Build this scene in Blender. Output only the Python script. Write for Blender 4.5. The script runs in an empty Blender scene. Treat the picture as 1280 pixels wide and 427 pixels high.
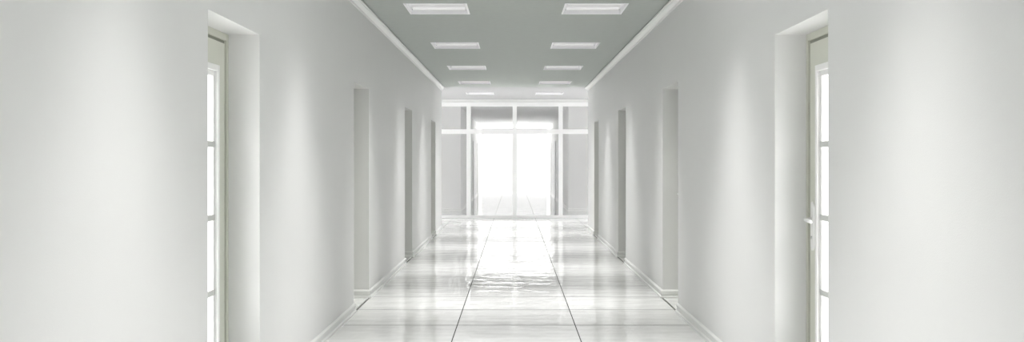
import bpy, bmesh, math, random
from mathutils import Vector, Matrix
S = bpy.context.scene
COL = S.collection
random.seed(4)

# ------------------------------------------------------------------ camera, sky, exposure
F = 1300.0                       # focal length in pixels of a 1280-wide frame
EYE = 1.40
cam = bpy.data.objects.new('camera', bpy.data.cameras.new('camera'))
COL.objects.link(cam); S.camera = cam
cam.data.sensor_width = 36.0
cam.data.lens = F / 1280 * 36.0
cam.data.shift_x = -2.3 / 1280
cam.data.shift_y = -12.5 / 1280
cam.location = (-0.02, 0, EYE)
cam.rotation_euler = (math.radians(90), 0, 0)
cam.data.clip_end = 300

SKY_LOW, SKY_HIGH = 1.25, 13.0
LAMP_W = 12.5
GROUND_GLOW, SUNSIDE = 6.0, 0.0; GLOW_AHEAD = 24.0        # added glow below the horizon, strongest ahead, to light ceilings; sky behind unboosted
w = bpy.data.worlds.new('overcast_sky'); S.world = w; w.use_nodes = True
nt = w.node_tree; nt.nodes.clear()
out = nt.nodes.new('ShaderNodeOutputWorld'); bg = nt.nodes.new('ShaderNodeBackground')
tc = nt.nodes.new('ShaderNodeTexCoord'); sp = nt.nodes.new('ShaderNodeSeparateXYZ')
mr = nt.nodes.new('ShaderNodeMapRange')
nt.links.new(tc.outputs['Generated'], sp.inputs[0]); nt.links.new(sp.outputs['Z'], mr.inputs['Value'])
mr.inputs['From Min'].default_value = 0.09; mr.inputs['From Max'].default_value = 0.5
mr.inputs['To Min'].default_value = SKY_LOW; mr.inputs['To Max'].default_value = SKY_HIGH
gr_ = nt.nodes.new('ShaderNodeMapRange'); nt.links.new(sp.outputs['Z'], gr_.inputs['Value'])
gr_.inputs['From Min'].default_value = -.06; gr_.inputs['From Max'].default_value = -.25
gr_.inputs['To Min'].default_value = 0; gr_.inputs['To Max'].default_value = GROUND_GLOW
bk = nt.nodes.new('ShaderNodeMapRange'); nt.links.new(sp.outputs['Y'], bk.inputs['Value'])
bk.inputs['From Min'].default_value = -.1; bk.inputs['From Max'].default_value = -.8
bk.inputs['To Min'].default_value = 0; bk.inputs['To Max'].default_value = SUNSIDE
a1 = nt.nodes.new('ShaderNodeMath'); a2 = nt.nodes.new('ShaderNodeMath')
nt.links.new(mr.outputs[0], a1.inputs[0]); nt.links.new(gr_.outputs[0], a1.inputs[1])
ah = nt.nodes.new('ShaderNodeMapRange'); nt.links.new(sp.outputs['Y'], ah.inputs['Value'])
ah.inputs['From Min'].default_value = .6; ah.inputs['From Max'].default_value = .85
ah.inputs['To Min'].default_value = 1; ah.inputs['To Max'].default_value = GLOW_AHEAD/GROUND_GLOW
am = nt.nodes.new('ShaderNodeMath'); am.operation = 'MULTIPLY'
nt.links.new(gr_.outputs[0], am.inputs[0]); nt.links.new(ah.outputs[0], am.inputs[1]); nt.links.new(am.outputs[0], a1.inputs[1])
nt.links.new(a1.outputs[0], a2.inputs[0]); nt.links.new(bk.outputs[0], a2.inputs[1])
nt.links.new(a2.outputs[0], bg.inputs['Strength']); bg.inputs['Color'].default_value = (1, 1, 0.995, 1)
nt.links.new(bg.outputs[0], out.inputs[0])

S.view_settings.view_transform = 'Standard'; S.view_settings.look = 'None'
S.view_settings.gamma = 1; S.view_settings.use_curve_mapping = False
S.view_settings.exposure = 0.0

# ------------------------------------------------------------------ materials
def mat(name, col, rough=0.5, metal=0.0, spec=0.5, noise=0.0, nscale=8.0, bump=0.0, bscale=200.0, emit=0.0, ecol=None):
    m = bpy.data.materials.new(name); m.use_nodes = True
    t = m.node_tree; b = t.nodes['Principled BSDF']
    b.inputs['Base Color'].default_value = (*col, 1); b.inputs['Roughness'].default_value = rough
    b.inputs['Metallic'].default_value = metal; b.inputs['Specular IOR Level'].default_value = spec
    g = t.nodes.new('ShaderNodeNewGeometry')
    n = t.nodes.new('ShaderNodeTexNoise'); n.inputs['Scale'].default_value = nscale; n.inputs['Detail'].default_value = 5
    t.links.new(g.outputs['Position'], n.inputs['Vector'])
    x = t.nodes.new('ShaderNodeMix'); x.data_type = 'RGBA'
    x.inputs[6].default_value = (*[c*(1-noise) for c in col], 1); x.inputs[7].default_value = (*[min(1, c*(1+noise)) for c in col], 1)
    t.links.new(n.outputs['Fac'], x.inputs[0]); t.links.new(x.outputs[2], b.inputs['Base Color'])
    if bump:
        n2 = t.nodes.new('ShaderNodeTexNoise'); n2.inputs['Scale'].default_value = bscale
        t.links.new(g.outputs['Position'], n2.inputs['Vector'])
        bp = t.nodes.new('ShaderNodeBump'); bp.inputs['Strength'].default_value = bump; bp.inputs['Distance'].default_value = 0.002
        t.links.new(n2.outputs['Fac'], bp.inputs['Height']); t.links.new(bp.outputs[0], b.inputs['Normal'])
    if emit:
        b.inputs['Emission Color'].default_value = (*(ecol or (1, 1, 1)), 1); b.inputs['Emission Strength'].default_value = emit
    return m

M_WALL = mat('wall_paint', (.79, .79, .783), .42, noise=.012, nscale=3, bump=.25, bscale=160, spec=.35)
M_CEIL = mat('ceiling_panel', (.49, .52, .495), .8, noise=.05, nscale=14, bump=.3, bscale=120, spec=.2)
M_CEIL2 = mat('pale_lobby_ceiling', (.52, .52, .525), .8, noise=.02, nscale=10, spec=.2)
M_CEIL3 = mat('lightened_far_ceiling', (.92, .92, .92), .8, noise=.01, nscale=10, spec=.2)  # whitened to stand in for light the far corridor lacks
M_TRIM = mat('white_trim', (.84, .845, .83), .35, noise=.01)
M_FRAME = mat('sage_door_frame', (.60, .61, .53), .45, noise=.02)
M_GROOVE = mat('dark_groove_strip', (.25, .26, .21), .6, noise=.03)
M_LEAF = mat('sage_door_leaf', (.66, .67, .59), .45, noise=.02)
M_WHITE = mat('white_lacquer', (.9, .9, .89), .3, noise=.01)
M_WFRAME = mat('white_window_frame', (.93, .93, .925), .4, noise=.01)
M_BAR = mat('grey_glazing_bar', (.62, .63, .61), .4, noise=.02)
M_GREY = mat('grey_fixture_line', (.38, .38, .39), .5)
M_STEEL = mat('brushed_handle_metal', (.9, .9, .89), .3, metal=.35, noise=.02)
M_DARKSTRIP = mat('dark_threshold_gap', (.06, .06, .055), .4, noise=.02)
M_PAN = mat('fixture_reflector', (.90, .90, .92), .35, noise=.01, emit=.07)
M_DIFF = mat('fixture_diffuser', (.6, .6, .6), .4, noise=.01, emit=.16, ecol=(1, .985, .99))
M_TUBE = mat('fixture_tube', (.7, .7, .7), .4, noise=.01, emit=.34, ecol=(1, .99, .99))

def glass_mat(name, haze):
    m = bpy.data.materials.new(name); m.use_nodes = True; t = m.node_tree
    t.nodes.remove(t.nodes['Principled BSDF']); o = t.nodes['Material Output']
    tr = t.nodes.new('ShaderNodeBsdfTransparent'); tr.inputs['Color'].default_value = (.985, .985, .985, 1)
    gl = t.nodes.new('ShaderNodeBsdfGlossy'); gl.inputs['Roughness'].default_value = .01
    df = t.nodes.new('ShaderNodeBsdfDiffuse'); df.inputs['Color'].default_value = (.95, .95, .95, 1)
    lw = t.nodes.new('ShaderNodeLayerWeight'); lw.inputs['Blend'].default_value = .5
    pw = t.nodes.new('ShaderNodeMath'); pw.operation = 'POWER'; pw.inputs[1].default_value = 5
    fr = t.nodes.new('ShaderNodeMath'); fr.operation = 'MULTIPLY_ADD'; fr.inputs[1].default_value = .96; fr.inputs[2].default_value = .04
    t.links.new(lw.outputs['Facing'], pw.inputs[0]); t.links.new(pw.outputs[0], fr.inputs[0])
    mh = t.nodes.new('ShaderNodeMixShader'); mh.inputs[0].default_value = haze
    mx = t.nodes.new('ShaderNodeMixShader')
    t.links.new(tr.outputs[0], mh.inputs[1]); t.links.new(df.outputs[0], mh.inputs[2])
    t.links.new(fr.outputs[0], mx.inputs[0]); t.links.new(mh.outputs[0], mx.inputs[1]); t.links.new(gl.outputs[0], mx.inputs[2])
    t.links.new(mx.outputs[0], o.inputs[0]); return m
M_GLASS = glass_mat('pane_glass', 0.0)
M_HAZY = glass_mat('veiled_screen_glass', 0.15)  # diffuse white veil brightens the dim view through the screen, as haze would


def floor_mat():
    TW, TL, Y0, X0 = 1.006, 0.925, 8.88, 0.503
    m = bpy.data.materials.new('polished_floor_tile'); m.use_nodes = True; t = m.node_tree
    b = t.nodes['Principled BSDF']; N = t.nodes.new; L = t.links.new
    g = N('ShaderNodeNewGeometry'); s = N('ShaderNodeSeparateXYZ'); L(g.outputs['Position'], s.inputs[0])
    def joint(sock, off, per, wid):
        a = N('ShaderNodeMath'); a.operation = 'SUBTRACT'; L(sock, a.inputs[0]); a.inputs[1].default_value = off
        p = N('ShaderNodeMath'); p.operation = 'PINGPONG'; L(a.outputs[0], p.inputs[0]); p.inputs[1].default_value = per/2
        c = N('ShaderNodeMath'); c.operation = 'LESS_THAN'; L(p.outputs[0], c.inputs[0]); c.inputs[1].default_value = wid/2
        return c.outputs[0]
    jx = joint(s.outputs['X'], X0, TW, .0085); jy = joint(s.outputs['Y'], Y0, TL, .030)
    n = N('ShaderNodeTexNoise'); n.inputs['Scale'].default_value = 1.6; n.inputs['Detail'].default_value = 6
    L(g.outputs['Position'], n.inputs['Vector'])
    base = N('ShaderNodeMix'); base.data_type = 'RGBA'; L(n.outputs['Fac'], base.inputs[0])
    base.inputs[6].default_value = (.90, .90, .89, 1); base.inputs[7].default_value = (.94, .94, .93, 1)
    m1 = N('ShaderNodeMix'); m1.data_type = 'RGBA'; L(jy, m1.inputs[0]); L(base.outputs[2], m1.inputs[6]); m1.inputs[7].default_value = (.30, .305, .295, 1)
    m2 = N('ShaderNodeMix'); m2.data_type = 'RGBA'; L(jx, m2.inputs[0]); L(m1.outputs[2], m2.inputs[6]); m2.inputs[7].default_value = (.10, .10, .095, 1)
    L(m2.outputs[2], b.inputs['Base Color'])
    mx = N('ShaderNodeMath'); mx.operation = 'MAXIMUM'; L(jx, mx.inputs[0]); L(jy, mx.inputs[1])
    r = N('ShaderNodeMapRange'); L(mx.outputs[0], r.inputs['Value']); r.inputs['To Min'].default_value = .012; r.inputs['To Max'].default_value = .6
    L(r.outputs[0], b.inputs['Roughness'])
    b.inputs['IOR'].default_value = 2.1
    sv = N('ShaderNodeMath'); sv.operation = 'MULTIPLY_ADD'; L(mx.outputs[0], sv.inputs[0]); sv.inputs[1].default_value = -.5; sv.inputs[2].default_value = .5; L(sv.outputs[0], b.inputs['Specular IOR Level'])
    # soft waviness of the polish
    n1 = N('ShaderNodeTexNoise'); n1.inputs['Scale'].default_value = 2.6; n1.inputs['Detail'].default_value = 2.5; n1.inputs['Roughness'].default_value = .55
    vm = N('ShaderNodeVectorMath'); vm.operation = 'MULTIPLY'; vm.inputs[1].default_value = (2.6, 1.0, 1.0)
    L(g.outputs['Position'], vm.inputs[0]); L(vm.outputs[0], n1.inputs['Vector'])
    bp = N('ShaderNodeBump'); bp.inputs['Strength'].default_value = 1.0; bp.inputs['Distance'].default_value = .0034
    n3 = N('ShaderNodeTexNoise'); n3.inputs['Scale'].default_value = 1.9; n3.inputs['Detail'].default_value = 1.0
    v3 = N('ShaderNodeVectorMath'); v3.operation = 'MULTIPLY'; v3.inputs[1].default_value = (1.0, 2.2, 1.0)
    L(g.outputs['Position'], v3.inputs[0]); L(v3.outputs[0], n3.inputs['Vector'])
    ad = N('ShaderNodeMath'); ad.operation = 'MULTIPLY_ADD'; L(n3.outputs['Fac'], ad.inputs[0]); ad.inputs[1].default_value = 1.6; L(n1.outputs['Fac'], ad.inputs[2])
    L(ad.outputs[0], bp.inputs['Height']); L(bp.outputs[0], b.inputs['Normal'])
    return m
M_FLOOR = floor_mat()

# ------------------------------------------------------------------ helpers
def box(bm, x0, x1, y0, y1, z0, z1, mi=0):
    v = [bm.verts.new((x, y, z)) for z in (z0, z1) for y in (y0, y1) for x in (x0, x1)]
    for f in ((0, 2, 3, 1), (4, 5, 7, 6), (0, 1, 5, 4), (2, 6, 7, 3), (0, 4, 6, 2), (1, 3, 7, 5)):
        bm.faces.new([v[i] for i in f]).material_index = mi

def obj(name, bm, mats, parent=None, bevel=0, smooth=False):
    bmesh.ops.recalc_face_normals(bm, faces=bm.faces)
    me = bpy.data.meshes.new(name); bm.to_mesh(me); bm.free()
    for m in (mats if isinstance(mats, (list, tuple)) else [mats]): me.materials.append(m)
    o = bpy.data.objects.new(name, me); COL.objects.link(o)
    if parent: o.parent = parent
    if bevel:
        md = o.modifiers.new('bevel', 'BEVEL'); md.width = bevel; md.segments = 2; md.limit_method = 'ANGLE'
    if smooth:
        for p in me.polygons: p.use_smooth = True
    return o

def tag(o, label, cat, group=None, kind=None):
    o['label'] = label; o['category'] = cat
    if group: o['group'] = group
    if kind: o['kind'] = kind
    return o
def empty(name, loc=(0, 0, 0), rz=0):
    o = bpy.data.objects.new(name, None); COL.objects.link(o); o.location = loc; o.rotation_euler = (0, 0, rz)
    o.empty_display_size = .1; return o
def copy_tree(o, parent=None):
    c = o.copy(); COL.objects.link(c); c.parent = parent
    for ch in list(o.children): copy_tree(ch, c)
    return c

def sweep(bm, path, prof, side=1, zs=1):
    """sweep a profile [(offset, z)] along a 2D path with mitred corners; offset goes to the left of travel times side"""
    rings = []
    n = len(path)
    for i, p in enumerate(path):
        p = Vector(p)
        d0 = (p - Vector(path[i-1])).normalized() if i else None
        d1 = (Vector(path[i+1]) - p).normalized() if i < n-1 else None
        d0 = d0 or d1; d1 = d1 or d0
        n0 = Vector((-d0.y, d0.x)) * side; n1 = Vector((-d1.y, d1.x)) * side
        m = (n0 + n1); m = m / (m.dot(n0)) if m.length > 1e-6 else n0
        rings.append([bm.verts.new((p.x + m.x*o, p.y + m.y*o, z)) for o, z in prof])
    k = len(prof)
    for a, b in zip(rings, rings[1:]):
        for j in range(k): bm.faces.new((a[j], a[(j+1) % k], b[(j+1) % k], b[j]))
    bm.faces.new(rings[0]); bm.faces.new(rings[-1][::-1])

# ------------------------------------------------------------------ dimensions
W = 1.5; H = 2.912; DW = 1.68; WT = 1.82           # half width, ceiling, door plane, outer face of wall
HEAD = 2.134
BACK = -5.5; END = 21.3; GLZ = 25.6; FAR = 28.9; FAREND = 47.3; HX = 5.7
OPEN = [(5.03, 6.055), (9.62, 10.63), (14.13, 15.14), (18.62, 19.63)]
OPEN2 = [(32.9, 33.9), (37.4, 38.4), (41.9, 42.9)]

# ------------------------------------------------------------------ floor
bm = bmesh.new(); box(bm, -WT, WT, BACK, END, -.15, 0); box(bm, -HX, HX, END, FAR, -.15, 0); box(bm, -WT, WT, FAR, FAREND, -.15, 0)
tag(obj('floor', bm, M_FLOOR), 'glossy white large tile corridor floor with thin dark joints', 'floor', kind='structure')

# ------------------------------------------------------------------ walls
def wall(name, sx, y0, y1, opens, label):
    bm = bmesh.new(); a, b = sorted((sx*W, sx*WT)); y = y0
    for o0, o1 in opens:
        box(bm, a, b, y, o0, 0, H); box(bm, a, b, o0, o1, HEAD, H); y = o1
    box(bm, a, b, y, y1, 0, H)
    bmesh.ops.remove_doubles(bm, verts=bm.verts, dist=1e-5)
    return tag(obj(name, bm, M_WALL), label, 'wall', kind='structure')
wall('wall_left', -1, BACK, END, OPEN, 'white painted corridor wall on the left with deep door recesses')
wall('wall_right', 1, BACK, END, OPEN, 'white painted corridor wall on the right with deep door recesses')
wall('wall_far_left', -1, FAR, FAREND, OPEN2, 'pale wall of the further corridor left of the bright opening, behind the glass')
wall('wall_far_right', 1, FAR, FAREND, OPEN2, 'pale wall of the further corridor right of the bright opening, behind the glass')
for nm, s in (('left', -1), ('right', 1)):
    bm = bmesh.new()
    for a0, a1, y0, y1 in ((WT, HX, END-.3, END), (WT, HX, FAR, FAR+.3)):
        a, b = sorted((s*a0, s*a1)); box(bm, a, b, y0, y1, 0, H)
    tag(obj('wall_lobby_' + nm, bm, M_WALL), 'plain pale cross hall wall at the glass screen, %s of the corridor' % nm, 'wall', kind='structure')

for s, side in ((-1, 'left'), (1, 'right')):            # unseen hall side walls added to cut daylight, two window openings each sized for it
    bm = bmesh.new(); a, b = sorted((s*HX, s*(HX+.2)))
    for y0, y1, w0, w1, z0, z1 in ((END-.3, GLZ, 21.7, 25.3, .5, 2.6), (GLZ, FAR+.3, 26.5, 28.0, 1.0, 2.1)):
        box(bm, a, b, y0, w0, 0, H); box(bm, a, b, w1, y1, 0, H); box(bm, a, b, w0, w1, 0, z0); box(bm, a, b, w0, w1, z1, H)
    bmesh.ops.remove_doubles(bm, verts=bm.verts, dist=1e-5)
    tag(obj('wall_lobby_end_' + side, bm, M_WALL), 'unseen cross hall end wall with two openings sized for the light, on the %s' % side, 'wall', kind='structure')

# ------------------------------------------------------------------ ceiling with holes for the lights
LX0, LX1, LLEN = .484, 1.07, .69
ROWS = [.30, 3.52, 6.76, 10.0, 13.28, 16.53, 19.75, 23.0]
bm = bmesh.new(); y = BACK
def ceil_done(nm, bm, m, lb):
    bmesh.ops.remove_doubles(bm, verts=bm.verts, dist=1e-5)
    tag(obj(nm, bm, m), lb, 'ceiling', kind='structure')
for r in ROWS:
    if r > END and y < END:
        box(bm, -WT, WT, y, END, H, H+.14); ceil_done('ceiling', bm, M_CEIL, 'flat grey-green corridor ceiling with recessed lights'); bm = bmesh.new(); y = END
    box(bm, -WT, WT, y, r, H, H+.14)
    for a, b in ((-WT, -LX1), (-LX0, LX0), (LX1, WT)): box(bm, a, b, r, r+LLEN, H, H+.14)
    y = r+LLEN
box(bm, -WT, WT, y, GLZ, H, H+.14)
box(bm, -HX, -WT, END, GLZ, H, H+.14); box(bm, WT, HX, END, GLZ, H, H+.14)
box(bm, -HX, -WT, END-.3, END, H, H+.14); box(bm, WT, HX, END-.3, END, H, H+.14)
ceil_done('ceiling_far', bm, M_CEIL2, 'pale ceiling of the cross hall before the glass screen')
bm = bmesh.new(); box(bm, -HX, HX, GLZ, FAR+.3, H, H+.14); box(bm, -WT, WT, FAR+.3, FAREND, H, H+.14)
ceil_done('ceiling_beyond', bm, M_CEIL3, 'ceiling whitened in place of light, seen through the upper panes of the glass screen')

# ------------------------------------------------------------------ mouldings
CROWN = [(-.002, H-.075), (.012, H-.075), (.016, H-.066), (.016, H-.060), (.026, H-.052), (.044, H-.036), (.050, H-.024), (.060, H-.022), (.060, H-.010), (.038, H-.012), (.038, H+.0), (-.002, H+.0)]
BASE = [(-.002, 0), (.024, 0), (.024, .020), (.010, .027), (.010, .058), (.018, .063), (.018, .075), (.006, .087), (-.002, .087)]
n = 0
for s, nm in ((-1, 'left'), (1, 'right')):
    n += 1
    bm = bmesh.new(); sweep(bm, [(s*W, BACK), (s*W, END), (s*HX, END)], CROWN, side=s)
    tag(obj('trim_%d' % n, bm, M_TRIM), 'white crown moulding along the top of the %s wall' % nm, 'moulding', kind='structure')
    for yy, ops, e, key in ((BACK, OPEN, END, nm), (FAR, OPEN2, FAREND, 'far_' + nm)):
        bm = bmesh.new(); sd = -1 if s < 0 else 1; y = yy
        first = [(s*HX, FAR)] if yy == FAR else []
        cur = first + [(s*W, yy)]
        for o0, o1 in ops:
            cur += [(s*W, o0), (s*DW, o0)]; sweep(bm, cur, BASE, side=sd)
            cur = [(s*DW, o1), (s*W, o1)]
        cur += [(s*W, e)]
        if yy == BACK: cur += [(s*HX, END)]
        sweep(bm, cur, BASE, side=sd)
        tag(obj('baseboard_' + key, bm, M_TRIM), ('white stepped baseboard along the %s corridor wall' if yy == BACK else 'white baseboard on the %s behind the glass screen') % nm, 'baseboard', kind='structure')

# ------------------------------------------------------------------ doors (local: opening runs along +Y from 0, room is towards +X, door plane x=0)
def make_door(width, handle_far=True, glazed=True):
    root = empty('door_1')
    fw, gr = .040, .028
    bm = bmesh.new()                                     # frame
    for y0, y1, z0, z1 in ((0, fw, 0, HEAD), (width-fw, width, 0, HEAD), (fw, width-fw, HEAD-fw, HEAD)):
        box(bm, -.10, 0, y0, y1, z0, z1)
    obj('door_frame', bm, M_FRAME, root, bevel=.004)
    bm = bmesh.new(); a = fw                             # recessed dark strip in the groove between frame and leaf
    for y0, y1, z0, z1 in ((a, a+gr, 0, HEAD-fw), (width-a-gr, width-a, 0, HEAD-fw), (a+gr, width-a-gr, HEAD-fw-gr+.01, HEAD-fw)):
        box(bm, -.075, -.014, y0, y1, z0, z1)
    obj('door_groove_strip', bm, M_GROOVE, root)
    l0, l1, zt, zb = fw+gr, width-fw-gr, HEAD-fw-gr+.008, .012
    g0, g1, gz0, gz1 = l0+.155, l1-.155, .215, 1.935     # cut-out for the glazing
    bm = bmesh.new()
    for y0, y1, z0, z1 in ((l0, g0, zb, zt), (g1, l1, zb, zt), (g0, g1, zb, gz0), (g0, g1, gz1, zt)):
        box(bm, -.055, -.006, y0, y1, z0, z1)
    leaf = obj('door_leaf', bm, M_LEAF, root)
    if not glazed:                                       # unseen leaf made solid to keep recess dark; panel where others have glass
        bm = bmesh.new(); box(bm, -.045, -.016, g0, g1, gz0, gz1); obj('door_panel', bm, M_LEAF, leaf)
    if glazed:
        bm = bmesh.new(); t = .035; t2 = .03
        for (u, xa, xb) in ((0, -.058, .012), (1, -.050, -.006)):
            e0 = t*u; e1 = t + t2*u
            A0, A1, B0, B1 = g0+e0, g1-e0, gz0+e0, gz1-e0
            w_ = e1-e0
            for y0, y1, z0, z1 in ((A0, A0+w_, B0, B1), (A1-w_, A1, B0, B1), (A0+w_, A1-w_, B0, B0+w_), (A0+w_, A1-w_, B1-w_, B1)):
                box(bm, xa, xb, y0, y1, z0, z1)
        obj('glazing_frame', bm, M_WHITE, leaf, bevel=.003)
        p0, p1, q0, q1 = g0+t+t2, g1-t-t2, gz0+t+t2, gz1-t-t2
        bm = bmesh.new(); box(bm, -.034, -.028, p0, p1, q0, q1); obj('glass_pane', bm, M_GLASS, leaf)
        for z in (1.493, 1.087, .672):
            bm = bmesh.new(); box(bm, -.028, -.004, p0-.03, p1+.03, z-.017, z+.017); box(bm, -.056, -.034, p0, p1, z-.017, z+.017)
            obj('glazing_bar', bm, M_BAR, leaf, bevel=.003)
    # handle: long back plate with rounded ends and a lever
    hy = (l1-.070) if handle_far else (l0+.070)
    hp = empty('door_handle'); hp.parent = root
    bm = bmesh.new(); R = .027; pts = []
    for k in range(13): an = math.pi*k/12; pts.append((hy+R*math.cos(an), 1.135+R*math.sin(an)*1.3))
    for k in range(13): an = math.pi+math.pi*k/12; pts.append((hy+R*math.cos(an), .925+R*math.sin(an)*1.3))
    va = [bm.verts.new((-.006, a_, b_)) for a_, b_ in pts]; vb = [bm.verts.new((.006, hy+(a_-hy)*.85, b_)) for a_, b_ in pts]
    bm.faces.new(va); bm.faces.new(vb)
    for i in range(len(pts)): j = (i+1) % len(pts); bm.faces.new((va[i], va[j], vb[j], vb[i]))
    hp_plate = obj('handle_plate', bm, M_STEEL, hp, bevel=.002)
    sgn = -1 if handle_far else 1
    path = [(.004, hy, 1.070), (.030, hy, 1.070), (.041, hy+sgn*.006, 1.070), (.046, hy+sgn*.020, 1.069), (.046, hy+sgn*.07, 1.064), (.043, hy+sgn*.118, 1.060)]
    bm = bmesh.new(); rr = [.009, .009, .010, .011, .0105, .009]; rings = []
    for i, p in enumerate(path):
        d = (Vector(path[min(i+1, 5)])-Vector(path[max(i-1, 0)])).normalized(); u = d.cross(Vector((0, 0, 1))).normalized(); v = u.cross(d)
        rings.append([bm.verts.new(Vector(p)+(u*math.cos(q*math.pi/6)+v*math.sin(q*math.pi/6))*rr[i]) for q in range(12)])
    for r0, r1 in zip(rings, rings[1:]):
        for q in range(12): bm.faces.new((r0[q], r0[(q+1) % 12], r1[(q+1) % 12], r1[q]))
    bm.faces.new(rings[0]); bm.faces.new(rings[-1])
    obj('handle_lever', bm, M_STEEL, hp, smooth=True)
    bm = bmesh.new(); c = bmesh.ops.create_cone(bm, cap_ends=True, segments=20, radius1=.009, radius2=.009, depth=.006, matrix=Matrix.Translation((.008, hy, .965)) @ Matrix.Rotation(math.pi/2, 4, 'Y'))
    obj('lock_cylinder', bm, M_BAR, hp)
    # threshold across the opening at the corridor wall line
    bm = bmesh.new(); box(bm, .160, .176, .02, width-.02, 0, .006, 0); box(bm, .176, .188, .02, width-.02, 0, .003, 1)
    obj('threshold', bm, [M_STEEL, M_DARKSTRIP], root)
    return root

where = ['nearest the viewer', 'second from the viewer', 'third from the viewer', 'fourth from the viewer, by the glass screen']
dn = 0
protos = {}
for s, side in ((1, 'right'), (-1, 'left')):
    # the room is at +X locally; the right-hand doors are turned 180 degrees so the opening runs the other way
    proto = None
    for i, (o0, o1) in enumerate(OPEN):
        dn += 1
        wd = OPEN[0][1]-OPEN[0][0] if i == 0 else 1.01
        if i < 2:
            d = make_door(wd, handle_far=False, glazed=(i == 0))
            if i == 1: proto = d; protos[s] = d
        else:
            d = copy_tree(proto)
        d.name = 'door_%d' % dn
        if s > 0: d.location = (DW, o1, 0); d.rotation_euler = (0, 0, math.pi)
        else: d.location = (-DW, o0, 0)
        tag(d, ('grey-green glazed door with white glazing frame in the %s wall recess, %s' % (side, where[i])) if i == 0 else 'door recess in the %s wall, %s' % (side, where[i]), 'door', kind='structure')
for k, (o0, o1) in enumerate(OPEN2):
    for s, side in ((1, 'right'), (-1, 'left')):
        dn += 1; d = empty('door_%d' % dn); bm = bmesh.new()
        a, b = sorted((s*(DW+.01), s*(DW+.06))); box(bm, a, b, o0+.06, o1-.06, 0, HEAD-.06); obj('door_leaf', bm, M_LEAF, d)
        bm = bmesh.new(); a, b = sorted((s*DW, s*(DW+.10)))
        box(bm, a, b, o0, o0+.06, 0, HEAD); box(bm, a, b, o1-.06, o1, 0, HEAD); box(bm, a, b, o0+.06, o1-.06, HEAD-.06, HEAD); obj('door_frame', bm, M_FRAME, d)
        tag(d, 'door recess behind the glass screen, %s wall, %s' % (side, ('nearest the screen', 'middle', 'furthest')[k]), 'door', kind='structure')

# ------------------------------------------------------------------ glass screen at the end
win = empty('window_1', (0, GLZ, 0)); tag(win, 'white framed full height glass screen closing the end of the corridor', 'glass screen', kind='structure')
MW = .104; PX = 1.131
def part(name, x0, x1, y0, y1, z0, z1, m, bev=.004):
    bm = bmesh.new(); box(bm, x0, x1, y0, y1, z0, z1); return obj(name, bm, m, win, bevel=bev)
part('top_rail', -HX, HX, -.05, .05, 2.742, 2.84, M_WFRAME)
part('header_board', -HX, HX, -.035, .035, 2.84, H, M_TRIM)
part('bottom_rail', -HX, HX, -.05, .05, 0, .066, M_WFRAME)
tr = part('transom', -HX, HX, -.045, .045, 2.066, 2.18, M_WFRAME)
ms = [i*PX for i in range(-5, 6)]
for x in ms:
    part('mullion', x-MW/2, x+MW/2, -.05, .05, .066, 2.066, M_WFRAME); part('mullion', x-MW/2, x+MW/2, -.05, .05, 2.18, 2.742, M_WFRAME)
for a, b in zip(ms, ms[1:]):
    part('glass_pane', a+MW/2, b-MW/2, -.004, .004, .066, 2.066, M_HAZY, 0); part('glass_pane', a+MW/2, b-MW/2, -.004, .004, 2.18, 2.742, M_HAZY, 0)

# ------------------------------------------------------------------ recessed ceiling lights
def make_light():
    root = empty('ceiling_light')
    wx, ly, e = LX1-LX0, LLEN, .045
    bm = bmesh.new(); t = .004; r = .014                 # thin rim and the pan walls
    for x0, x1, y0, y1 in ((0, t, 0, ly), (wx-t, wx, 0, ly), (t, wx-t, 0, t), (t, wx-t, ly-t, ly)): box(bm, x0, x1, y0, y1, -.003, e)
    for x0, x1, y0, y1 in ((-r, t, -r, ly+r), (wx-t, wx+r, -r, ly+r), (t, wx-t, -r, t), (t, wx-t, ly-t, ly+r)): box(bm, x0, x1, y0, y1, -.005, -.0005)
    box(bm, 0, wx, 0, ly, e+.001, e+.012)
    obj('housing', bm, M_PAN, root)
    for k in range(2):                                   # two diffusers one behind the other
        y0 = .010 + k*(ly/2-.002); bm = bmesh.new(); box(bm, .012, wx-.012, y0, y0+ly/2-.022, e-.006, e); obj('diffuser', bm, M_DIFF, root, bevel=.002)
        bm = bmesh.new(); bmesh.ops.create_cone(bm, cap_ends=True, segments=14, radius1=.013, radius2=.013, depth=wx-.06, matrix=Matrix.Translation((wx/2, y0+.16, e-.018)) @ Matrix.Rotation(math.pi/2, 4, 'Y'))
        obj('lamp_tube', bm, M_TUBE, root, smooth=False)
    bm = bmesh.new(); box(bm, .006, wx-.006, ly-.022, ly-t, e-.007, e); obj('rear_seam', bm, M_GREY, root)  # grey strip along the rear inner edge of the pan
    L = bpy.data.lights.new('lamp_glow', 'AREA'); L.shape = 'RECTANGLE'; L.size = wx-.06; L.size_y = ly-.06; L.energy = LAMP_W
    L.spread = math.radians(72); L.color = (1, .995, .985)
    lo = bpy.data.objects.new('lamp_glow', L); COL.objects.link(lo); lo.parent = root; lo.location = (wx/2, ly/2, .012)
    return root
names = [None]*3 + ['first row from the viewer', 'second row', 'third row', 'fourth row', 'fifth row by the screen']
proto = make_light()
used = False
for i, y in enumerate(ROWS):
    for s, side in ((-1, 'left'), (1, 'right')):
        o = copy_tree(proto) if used else proto; used = True
        o.location = (LX0 if s > 0 else -LX1, y, H)
        if names[i]: lb = 'recessed white light in grey ceiling, %s of centre, %s' % (side, names[i])
        else: lb = 'recessed square white light overhead out of frame, %s of centre, %s' % (side, ['above the viewer', 'just ahead', 'before the nearest doors'][i])
        tag(o, lb, 'ceiling light', 'recessed lights in the corridor ceiling')
